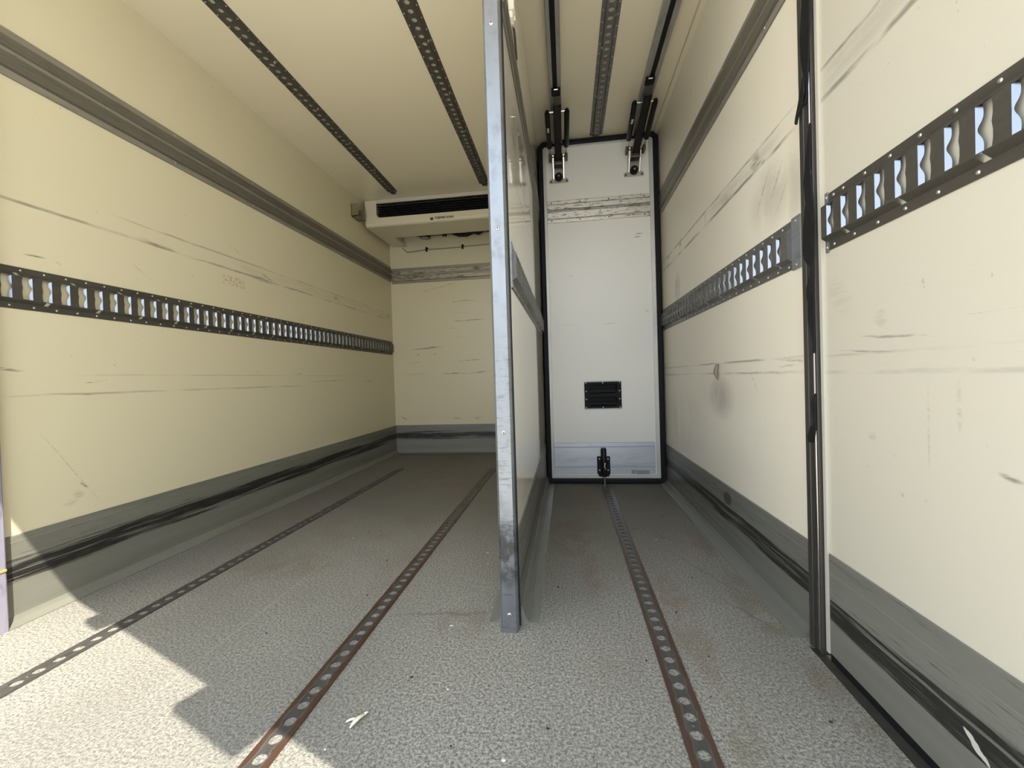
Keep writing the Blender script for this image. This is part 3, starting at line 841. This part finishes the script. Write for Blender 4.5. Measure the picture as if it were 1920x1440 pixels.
# build pocket plate from two cells (upper, lower); offset so the plate centre row is solid
def pocket(mb, z0, z1, cz):
    hole = rrect(.093, .031, .012, 5, 0, cz)
    cell(mb, lambda s, t, n: (hx + s, YD - n, hz + t), -hw_, hw_, z0, z1, hole, -.036, .007)
    mb.add([(hx + p, YD + .036, hz + q) for p, q in hole], [tuple(range(len(hole)))])
pocket(pl_, 0, hh, .042); pocket(pl_, -hh, 0, -.042)
for sg in (-1, 1):
    pl_.add([(hx + sg * hw_, YD, hz - hh), (hx + sg * hw_, YD, hz + hh), (hx + sg * hw_, YD - .007, hz + hh), (hx + sg * hw_, YD - .007, hz - hh)], [(0, 1, 2, 3)])
    pl_.add([(hx - hw_, YD, hz + sg * hh), (hx + hw_, YD, hz + sg * hh), (hx + hw_, YD - .007, hz + sg * hh), (hx - hw_, YD - .007, hz + sg * hh)], [(0, 1, 2, 3)])
ho = pl_.build('recessed_handle', M['black_plastic'], bd)
ho['label'] = 'black recessed double handle'
MB().box((hx - .093, YD + .000, hz + .014), (hx + .093, YD + .012, hz + .040)).build('grip', M['black_plastic'], ho, bevel=.003)
MB().box((hx - .093, YD + .000, hz - .070), (hx + .093, YD + .012, hz - .046)).build('grip', M['black_plastic'], ho, bevel=.003)
for (sx, sz) in [(-.112, .083), (0, .083), (.112, .083), (-.112, -.083), (0, -.083), (.112, -.083), (-.110, .027), (.110, .027), (-.110, -.027), (.110, -.027)]:
    MB().dome((hx + sx, YD - .007, hz + sz), (0, -1, 0), .0052, .002).build('screw', M['rivet'], ho)
# drop bolt at the foot
lb = MB().box((.187, YD - .016, .072), (.273, YD - .006, .186))
lb.prism([(.187, .072), (.200, .050), (.262, .050), (.273, .072)], lambda p, q, t: (p, t, q), YD - .016, YD - .006)
lo_ = lb.build('latch_plate', M['black_paint'], bd, bevel=.003); lo_['label'] = 'black drop bolt latch'
MB().tube([(.230, YD - .032, .055), (.230, YD - .032, .236), (.230, YD - .032, .246)], [.0185, .0185, .013], 16).build('barrel', M['black_paint'], lo_)
MB().tube([(.232, YD - .034, .005), (.232, YD - .034, .060)], .0065, 10).build('bolt_rod', M['chrome'], lo_)
MB().tube([(.236, YD - .052, .150), (.232, YD - .056, .125), (.240, YD - .056, .105)], .005, 8).build('bolt_lever', M['chrome'], lo_)
for (x, z) in ((.202, .168), (.258, .168), (.202, .092), (.258, .092)):
    MB().dome((x, YD - .016, z), (0, -1, 0), .0062, .002).build('screw', M['rivet'], lo_)
tp = MB().box((.412, YD - .0055, .066), (.440, YD - .004, .092)).box((.444, YD - .0055, .064), (.529, YD - .004, .089)).build('tape_patch', M['tape'], bd)
tp['label'] = 'grey tape scraps on kick plate'

# ================================================================ LIFT HINGES
def lift_hinge(xc, lean, label):
    root = thing('lift_hinge', (xc, YD - .01, 2.06), label, 'hinge')
    x0 = xc
    A = Vector((xc + .004, 2.34, 2.262)); Bm = Vector((xc, 2.80, 2.150))
    yb = YD - .001
    # base plate with two ears
    bp = MB().prism([(-.064, -.018), (.064, -.018), (.064, .006), (.040, .018), (.040, .14), (-.040, .14), (-.040, .018), (-.064, .006)],
                    lambda p, q, t: (x0 + p, t, 2.056 + q), yb - .005, yb)
    b_ = bp.build('base_plate', M['pale_plate'], root, bevel=.001)
    for sx in (-.052, .052):
        MB().dome((x0 + sx, yb - .005, 2.050), (0, -1, 0), .0075, .003).build('screw', M['rivet_dark'], b_)
    for sx in (-.034, .034):
        ck = MB().prism([(yb, 2.06), (yb, 2.215), (yb - .075, 2.205), (yb - .085, 2.185), (yb - .018, 2.06)],
                        lambda p, q, t: (t, p, q), x0 + sx - .0025, x0 + sx + .0025)
        ck.build('cheek', M['chrome'], root)
    MB().tube([(x0, yb - .003, 2.072), (x0, yb - .035, 2.070), (x0, yb - .045, 2.069)], [.026, .025, .016], 18).build('rubber_buffer', M['black_rubber'], root)
    MB().dome((x0, yb - .045, 2.069), (0, -1, 0), .006, .002).build('buffer_screw', M['rivet'], root)
    # main arm: channel from trolley to bracket
    dirv = (Bm - A).normalized()
    arm = MB()
    nrm = Vector((1, 0, 0)).cross(dirv).normalized()
    def PA(p, q, t): return A + dirv * t + Vector((1, 0, 0)) * p + nrm * q
    Ltot = (Bm - A).length
    for (pa, pb, qa, qb) in ((-.022, -.016, -.012, .014), (.016, .022, -.012, .014), (-.022, .022, -.012, -.006)):
        arm.prism([(pa, qa), (pb, qa), (pb, qb), (pa, qb)], PA, .05, Ltot + .03)
    arm.build('arm', M['black_paint'], root)
    MB().prism([(-.020, -.004), (.020, -.004), (.020, .012), (-.020, .012)], PA, -.01, .12).build('arm_head', M['dark_steel'], root)
    MB().box((xc - .024, 2.29, ZC - .056), (xc + .024, 2.335, ZC - .0365)).build('trolley', M['black_plastic'], root, bevel=.003)
    MB().tube([(xc - .010, 2.292, ZC - .048), (xc + .010, 2.292, ZC - .048)], .006, 8).build('trolley_roller', M['chrome'], root)
    # crossbar and two gas struts
    cb = Vector((xc + .002, 2.46, 2.258))
    MB().tube([cb + Vector((-.064, 0, 0)), cb + Vector((.064, 0, 0))], .0062, 10).build('crossbar', M['chrome'], root)
    for sx in (-.054, .054):
        s0 = cb + Vector((sx * 1.05, -.004, .0)); s1 = Vector((x0 + sx * .97, 2.80, 2.172))
        u_ = (s1 - s0).normalized()
        st_ = MB().tube([s0 - u_ * .008, s0 + u_ * .004, s0 + u_ * .262, s0 + u_ * .270], [.009, .0155, .0155, .011], 14).build('gas_strut', M['black_paint'], root)
        MB().tube([s0 + u_ * .265, s1 - u_ * .02], .0052, 10).build('strut_rod', M['chrome'], st_)
        MB().box(tuple(s1 + Vector((-.009, -.030, -.016))), tuple(s1 + Vector((.009, .030, .016)))).build('rod_end', M['dark_steel'], st_, bevel=.003)
        if sx < 0:
            mid = s0 + u_ * .12 + Vector((-.0004, 0, -.0158))
            MB().box(tuple(mid + Vector((-.006, -.035, -.0015 + .0))), tuple(mid + Vector((.006, .035, .0005)))).build('strut_label', M['tag_white'], st_)
            lab_ = st_.children[-1]
            lab_.rotation_euler = (0, 0, 0)
    # knuckle between cheeks
    MB().tube([(x0 - .044, YD - .075, 2.178), (x0 + .044, YD - .075, 2.178)], .008, 10).build('hinge_pin', M['dark_steel'], root)
    MB().box((x0 - .030, YD - .095, 2.120), (x0 + .030, YD - .035, 2.190)).build('knuckle', M['dark_steel'], root, bevel=.006)
lift_hinge(-.014, 0, 'black gas strut hinge on bulkhead door top, the one next to the partition')
lift_hinge(.478, 0, 'black gas strut hinge on bulkhead door top, the one next to the right wall')

# ================================================================ COOLING UNIT
cu = thing('refrigeration_unit', (-.97, 3.8, ZC), 'cream ceiling cooling unit with black grille and small black lettering', 'cooling unit')
X0, X1 = -1.708, PX0 - .012
YF = 3.50
hs = MB()
# outer section (y, z) swept along x: front with soft fold, flat underside to the lip
def arc(cy, cz, r, a0, a1, n=6):
    return [(cy + r * math.cos(math.radians(a0 + (a1 - a0) * i / n)), cz + r * math.sin(math.radians(a0 + (a1 - a0) * i / n))) for i in range(n + 1)]
front = [(YF, ZC - .002), (YF, 2.287)]
lowf = [(YF, 2.165)] + arc(YF + .028, 2.118, .028, 180, 262, 6) + [(3.81, 2.088)]
sec = lambda p, q, t: (t, p, q)
# solid shell pieces: lower body
hs.prism([(3.81, 2.088), (3.81, 2.125), (YF + .05, 2.150), (YF + .05, 2.165)] + lowf[:-1], sec, -1.605, X1, smooth=False)
# left cheek, full depth
ch = [(YF, ZC - .002)] + [(YF, 2.165)] + arc(YF + .028, 2.118, .028, 180, 262, 6) + [(YB - .003, 2.093), (YB - .003, ZC - .002)]
hs.prism(ch[::-1], sec, X0, -1.605)
hs.prism([(3.79, 2.088), (3.79, 2.11), (YB - .003, 2.11), (YB - .003, 2.088)], sec, -1.606, -1.57)
# top and roof of the unit
hs.prism([(YF + .02, ZC - .03), (YF + .02, ZC - .002), (YB - .003, ZC - .002), (YB - .003, ZC - .03)], sec, -1.606, X1)
# rounded lower corner of grille opening
for i in range(5):
    a0, a1 = math.radians(180 + 18 * i), math.radians(198 + 18 * i)
    c0 = (-1.605 + .035 + .035 * math.cos(a0), 2.165 + .035 + .035 * math.sin(a0)); c1 = (-1.605 + .035 + .035 * math.cos(a1), 2.165 + .035 + .035 * math.sin(a1))
    pts = [(-1.606, 2.164), c1, c0]
    hs.prism(pts, lambda p, q, t: (p, t, q), YF, YF + .02)
hso = hs.build('housing', M['housing'], cu, bevel=.004)
MB().box((-1.605, YF - .003, 2.286), (X1, YF + .02, ZC - .002)).build('top_strip', M['flap_grey'], cu, bevel=.002)
MB().box((-1.605, YF + .06, 2.15), (X1, YF + .08, 2.30)).build('grille_back', M['black_slot'], cu)
gr = MB()
for i in range(6):
    z = 2.176 + i * .0205
    gr.prism([(YF + .004, z), (YF + .036, z + .006), (YF + .036, z + .010), (YF + .004, z + .004)], sec, -1.604, X1)
gr.build('grille', M['black_plastic'], cu)
MB().box((X0 + .035, YF - .002, 2.23), (X0 + .047, YF + .001, 2.242)).build('screw_cap', M['flap_grey'], cu, bevel=.001)
# inside the rear opening: dark coil edge, pipes, fan
MB().box((-1.40, 3.83, 2.128), (X1, 3.95, 2.16)).build('coil', M['black_paint'], cu)
fan = MB().tube([(-1.305, 3.90, 2.155), (-1.305, 3.90, 2.098)], .050, 20).build('fan_collar', M['black_paint'], cu)
MB().tube([(-1.305, 3.895, 2.0985), (-1.305, 3.895, 2.0945)], .036, 18).build('fan_cap', M['end_plate'], fan)
MB().tube([(-1.115, 3.90, 2.15), (-1.115, 3.90, 2.10)], .022, 14).build('pipe_stub', M['black_paint'], cu)
MB().tube([(-1.115, 3.90, 2.1005), (-1.115, 3.90, 2.098)], .010, 12).build('pipe_hole', M['end_plate'], cu)
MB().tube([(-1.05, 3.93, 2.14), (-.98, 3.92, 2.108), (-.90, 3.92, 2.104), (-.84, 3.93, 2.13), (-.79, 3.93, 2.115), (-.74, 3.92, 2.14)], .017, 10).build('hose', M['black_rubber'], cu)
MB().tube([(-.72, 3.93, 2.15), (-.64, 3.92, 2.108), (-.55, 3.93, 2.15)], .016, 10).build('hose', M['black_rubber'], cu)

# lettering and the small snowflake-like mark, on the front under the grille
def text_mesh(body, size, loc, name, mat, parent):
    cv = bpy.data.curves.new(name, 'FONT'); cv.body = body; cv.size = size; cv.extrude = .0006
    cv.space_character = 1.06; cv.offset = .0011
    to = bpy.data.objects.new(name + '_src', cv); COL.objects.link(to)
    bpy.context.view_layer.update()
    me = bpy.data.meshes.new_from_object(to.evaluated_get(bpy.context.evaluated_depsgraph_get()))
    bpy.data.objects.remove(to); bpy.data.curves.remove(cv)
    w = max(v.co.x for v in me.vertices) - min(v.co.x for v in me.vertices)
    return me, w
me, w = text_mesh('THERMO KING', .030, None, 'lettering', M['letter'], cu)
ky = 0.165 / w
me.materials.append(M['letter'])
mb = MB()
TL = (-1.080, YF - .0012, 2.110)
fs = [tuple(p.vertices) for p in me.polygons]
vs = [(TL[0] + v.co.x * ky, TL[1] - v.co.z * 0.5, TL[2] + v.co.y * 0.86 + .002) for v in me.vertices]
bd_ = MB(); bd_.add(vs, fs)
le = bd_.build('lettering', M['letter'], cu); le['label'] = 'small black lettering'
bpy.data.meshes.remove(me)
mk = MB()
mc = Vector((-1.108, YF - .001, 2.117))
for dx in (-.010, 0, .010):
    mk.box((mc.x + dx - .0022, YF - .002, mc.z - .014 + abs(dx) * .2), (mc.x + dx + .0022, YF, mc.z + .014 - abs(dx) * .2))
mk.box((mc.x - .013, YF - .002, mc.z - .002), (mc.x + .013, YF, mc.z + .002))
for sg in (-1, 1):
    mk.prism([(-.012, -.010 * sg - .002), (.012, .010 * sg - .002), (.012, .010 * sg + .002), (-.012, -.010 * sg + .002)],
             lambda p, q, t: (mc.x + p, t, mc.z + q), YF - .002, YF)
mk.build('emblem', M['letter'], cu)['label'] = 'small black emblem'

# cable with two clips along the end wall
cb_ = thing('cable', (-1.0, YB, 2.05), 'thin cable clipped along the end wall just under the cooling unit', 'cable')
MB().tube([(-1.612, YB - .008, 2.078), (-1.59, YB - .008, 2.062), (-1.565, YB - .008, 2.036), (-1.54, YB - .008, 2.034), (-1.45, YB - .008, 2.040), (-1.36, YB - .008, 2.048), (-1.2, YB - .008, 2.046), (-.98, YB - .008, 2.050), (-.8, YB - .008, 2.056), (-.5, YB - .008, 2.056), (PX0 - .01, YB - .008, 2.058)], .0055, 8).build('cord', M['wire'], cb_)
for x, z in ((-1.355, 2.048), (-.985, 2.050)):
    MB().box((x - .013, YB - .018, z - .020), (x + .005, YB, z + .022)).box((x - .004, YB - .016, z + .006), (x + .014, YB, z + .014)).build('cable_clip', M['black_plastic'], cb_, bevel=.002)

# ================================================================ SMALL THINGS ON THE WALLS
br = thing('bracket', (XL, 3.30, 2.15), 'small open olive box bracket on left wall beside the cooling unit', 'bracket')
b1 = MB().box((XL, 3.335, 2.128), (XL + .062, 3.340, 2.232))
b1.box((XL, 3.335, 2.128), (XL + .062, 3.46, 2.134)).box((XL, 3.335, 2.128), (XL + .004, 3.46, 2.232))
b1.build('shell', M['bracket'], br)
MB().box((XL, 3.455, 2.128), (XL + .062, 3.460, 2.222)).build('back_plate', M['bracket'], br)

hk = thing('hook', (PX1, 1.46, 1.95), 'cream plastic hook with wire loop high on the partition', 'hook')
MB().prism([(1.40, 1.985), (1.425, 2.005), (1.455, 1.985), (1.462, 1.962), (1.452, 1.957), (1.44, 1.968), (1.43, 1.955), (1.405, 1.958)][::-1],
           lambda p, q, t: (PX1 + t, p, q), 0, .018).build('hook_body', M['hook'], hk, bevel=.003)
MB().prism([(1.41, 1.958), (1.43, 1.955), (1.455, 1.962), (1.470, 1.945), (1.440, 1.935), (1.415, 1.940)][::-1],
           lambda p, q, t: (PX1 + t, p, q), 0, .012).build('hook_lip', M['hook'], hk, bevel=.002)
MB().tube([(PX1 + .008, 1.45, 1.945), (PX1 + .008, 1.50, 1.925), (PX1 + .008, 1.545, 1.895), (PX1 + .009, 1.560, 1.905), (PX1 + .010, 1.515, 1.945), (PX1 + .009, 1.465, 1.962)], .0022, 8).build('wire_loop', M['dark_steel'], hk)

# torn rubber seal on the door post
sl = thing('rubber_seal', (.62, 1.16, .5), 'torn black rubber seal peeling off the door post at right', 'seal')
def seal_piece(rows, name, x=.6195, th=.004):
    mb = MB()
    vs = []
    for (z, ya, yb) in rows:
        lo_y, hi_y = min(ya, yb), max(ya, yb)
        bx = x - .003 * math.sin(z * 37)
        vs += [(bx, hi_y, z), (x, lo_y, z), (bx + th, hi_y, z), (x + th, lo_y, z)]
    fs = []
    for i in range(len(rows) - 1):
        a, b = i * 4, i * 4 + 4
        fs += [(a, a + 1, b + 1, b), (a + 2, b + 2, b + 3, a + 3), (a, b, b + 2, a + 2), (a + 1, a + 3, b + 3, b + 1)]
    e = (len(rows) - 1) * 4
    fs += [(0, 2, 3, 1), (e, e + 1, e + 3, e + 2)]
    mb.add(vs, fs, 0, False)
    return mb.build(name, M['black_rubber'], sl)
s1 = [(2.31, 1.175, 1.139), (1.673, 1.175, 1.139), (1.575, 1.177, 1.142), (1.528, 1.181, 1.146), (1.485, 1.178, 1.15), (1.451, 1.177, 1.156), (1.421, 1.173, 1.161), (1.405, 1.169, 1.166)]
s2 = [(1.345, 1.152, 1.147), (1.315, 1.165, 1.149), (1.275, 1.166, 1.15), (1.223, 1.17, 1.152), (1.208, 1.176, 1.15), (1.159, 1.178, 1.143), (1.092, 1.183, 1.141), (1.037, 1.185, 1.143), (1.014, 1.185, 1.143), (0.999, 1.171, 1.144), (0.985, 1.163, 1.144), (0.965, 1.168, 1.144), (0.939, 1.177, 1.145), (0.918, 1.174, 1.145), (0.896, 1.164, 1.146), (0.876, 1.166, 1.147), (0.856, 1.17, 1.147), (0.828, 1.166, 1.148), (0.8, 1.161, 1.149), (0.77, 1.156, 1.15)]
s3 = [(0.667, 1.153, 1.151), (0.65, 1.167, 1.151), (0.636, 1.171, 1.151), (0.616, 1.166, 1.151), (0.596, 1.158, 1.151), (0.587, 1.158, 1.15), (0.58, 1.168, 1.15), (0.559, 1.18, 1.157), (0.541, 1.178, 1.167)]
for s_ in (s1, s2, s3): seal_piece(s_, 'seal_strip')
fp = [(1.159, 1.47), (1.168, 1.445), (1.180, 1.415), (1.194, 1.385), (1.197, 1.373), (1.19, 1.366), (1.179, 1.39), (1.168, 1.408), (1.154, 1.43)]
MB().prism(fp[::-1], lambda p, q, t: (.612 + t - .05 * (1.47 - q) * .4, p, q), 0, .004).build('hanging_flap', M['black_rubber'], sl)

# peeled film curl on the right wall
pc = MB()
pts = [(1.890, .762), (1.874, .755), (1.868, .745), (1.868, .722), (1.872, .703), (1.866, .698), (1.884, .718), (1.886, .742)]
rows = []
for i in range(9):
    f = i / 8
    z = .764 - .066 * f
    w_ = .012 * (1 if f < .7 else (1 - f) / .3 + .08)
    rows.append((z, 1.878 + .004 * math.sin(f * 3), w_, .006 + .012 * math.sin(f * math.pi)))
vs = []
for (z, y, w_, o_) in rows:
    for k in range(5):
        a = math.pi * k / 4
        vs.append((XR - .001 - o_ * (.4 + .6 * math.sin(a)), y + w_ * math.cos(a), z))
fs = [(i * 5 + k, i * 5 + k + 1, (i + 1) * 5 + k + 1, (i + 1) * 5 + k) for i in range(8) for k in range(4)]
pc.add(vs, fs, 0, True)
po = pc.build('peeled_film', M['peel'], origin=(XR - .01, 1.878, .73))
so = po.modifiers.new('thick', 'SOLIDIFY'); so.thickness = .0012
tag(po, 'small grey curl of film peeling off the right wall', 'film')

# ================================================================ DEBRIS ON THE FLOOR
lf = MB()
ctr = Vector((-.471, .838, 0))
def leaf_strip(p0, p1, w, h):
    a, b = Vector(p0), Vector(p1); n = (b - a).cross(Vector((0, 0, 1))).normalized()
    vs = []
    for i in range(7):
        f = i / 6; c = a.lerp(b, f); ww = w * math.sin(math.pi * min(.97, max(.06, f))) ** .7
        zz = .002 + h * math.sin(math.pi * f)
        vs += [tuple(c + n * ww + Vector((0, 0, zz))), tuple(c + Vector((0, 0, zz + .002))), tuple(c - n * ww + Vector((0, 0, zz)))]
    fs = []
    for i in range(6):
        fs += [(i * 3, i * 3 + 1, i * 3 + 4, i * 3 + 3), (i * 3 + 1, i * 3 + 2, i * 3 + 5, i * 3 + 4)]
    lf.add(vs, fs, 0, True)
leaf_strip(ctr + Vector((.012, .020, 0)), ctr + Vector((-.004, -.018, 0)), .0055, .006)
leaf_strip(ctr + Vector((.004, .006, 0)), ctr + Vector((-.020, -.004, 0)), .0035, .004)
leaf_strip(ctr + Vector((.010, .016, 0)), ctr + Vector((.016, .026, 0)), .003, .003)
lfo = lf.build('dry_leaf', M['leaf'], origin=(ctr.x, ctr.y, 0))
s_ = lfo.modifiers.new('thick', 'SOLIDIFY'); s_.thickness = .001
tag(lfo, 'small pale dry leaf on floor right of the sunlit patch', 'leaf')

def crumb(seed, r):
    rnd = random.Random(seed); mb = MB(); vs = []
    for j, (zz, rr) in enumerate(((0, .8), (.35, 1), (.7, .6))):
        for k in range(6):
            a = k * math.pi / 3 + j * .3
            q_ = r * rr * rnd.uniform(.6, 1.2)
            vs.append((q_ * math.cos(a) * 1.5, q_ * math.sin(a), zz * r))
    fs = [(j * 6 + k, j * 6 + (k + 1) % 6, (j + 1) * 6 + (k + 1) % 6, (j + 1) * 6 + k) for j in range(2) for k in range(6)]
    mb.add(vs, fs + [tuple(range(12, 18)), tuple(range(5, -1, -1))])
    return mb
dark = crumb(3, .0038).build('debris_crumb', M['crumb'])
pale = crumb(5, .0042).build('paper_scrap', M['crumb_pale'])
DK = [(-1.58, 1.31), (-.93, 1.95), (-.98, 1.93), (-.62, 2.05), (-.75, 1.62), (-.70, 1.35), (-.42, 1.28), (.52, .93), (.31, 1.32), (.34, 1.12),
      (.44, 2.25), (.46, 2.23), (.18, 1.09), (-.02, 1.15), (-.05, 1.45), (.05, 1.75), (-.30, 1.75), (-.40, .98), (-.06, .86), (.60, 1.30),
      (.30, .98), (.42, 1.55), (-.9, 1.12), (-.25, .80)]
for i, (x, y) in enumerate(DK):
    o = dark if i == 0 else dark.copy()
    if i: COL.objects.link(o)
    o.location = (x, y, .0); o.rotation_euler = (0, 0, i * 1.7); s = .6 + .5 * ((i * 37) % 10) / 10; o.scale = (s, s, s)
    tag(o, 'tiny dark crumb of dirt lying on the grey cargo floor', 'debris', 'dark crumbs on the floor')
for i, (x, y) in enumerate([(-1.02, 1.85), (-.33, 1.62), (-.35, 1.72), (-.36, 1.2), (-.30, .95), (.37, 1.9), (-.14, .78), (-.5, .77)]):
    o = pale if i == 0 else pale.copy()
    if i: COL.objects.link(o)
    o.location = (x, y, .0); o.rotation_euler = (0, 0, i * 2.1); s = .5 + .4 * ((i * 53) % 10) / 10; o.scale = (s, s, s * .5)
    tag(o, 'tiny pale paper scrap lying on the grey cargo floor', 'debris', 'pale scraps on the floor')

for o in list(bpy.data.objects):
    if '_w' in o: del o['_w']
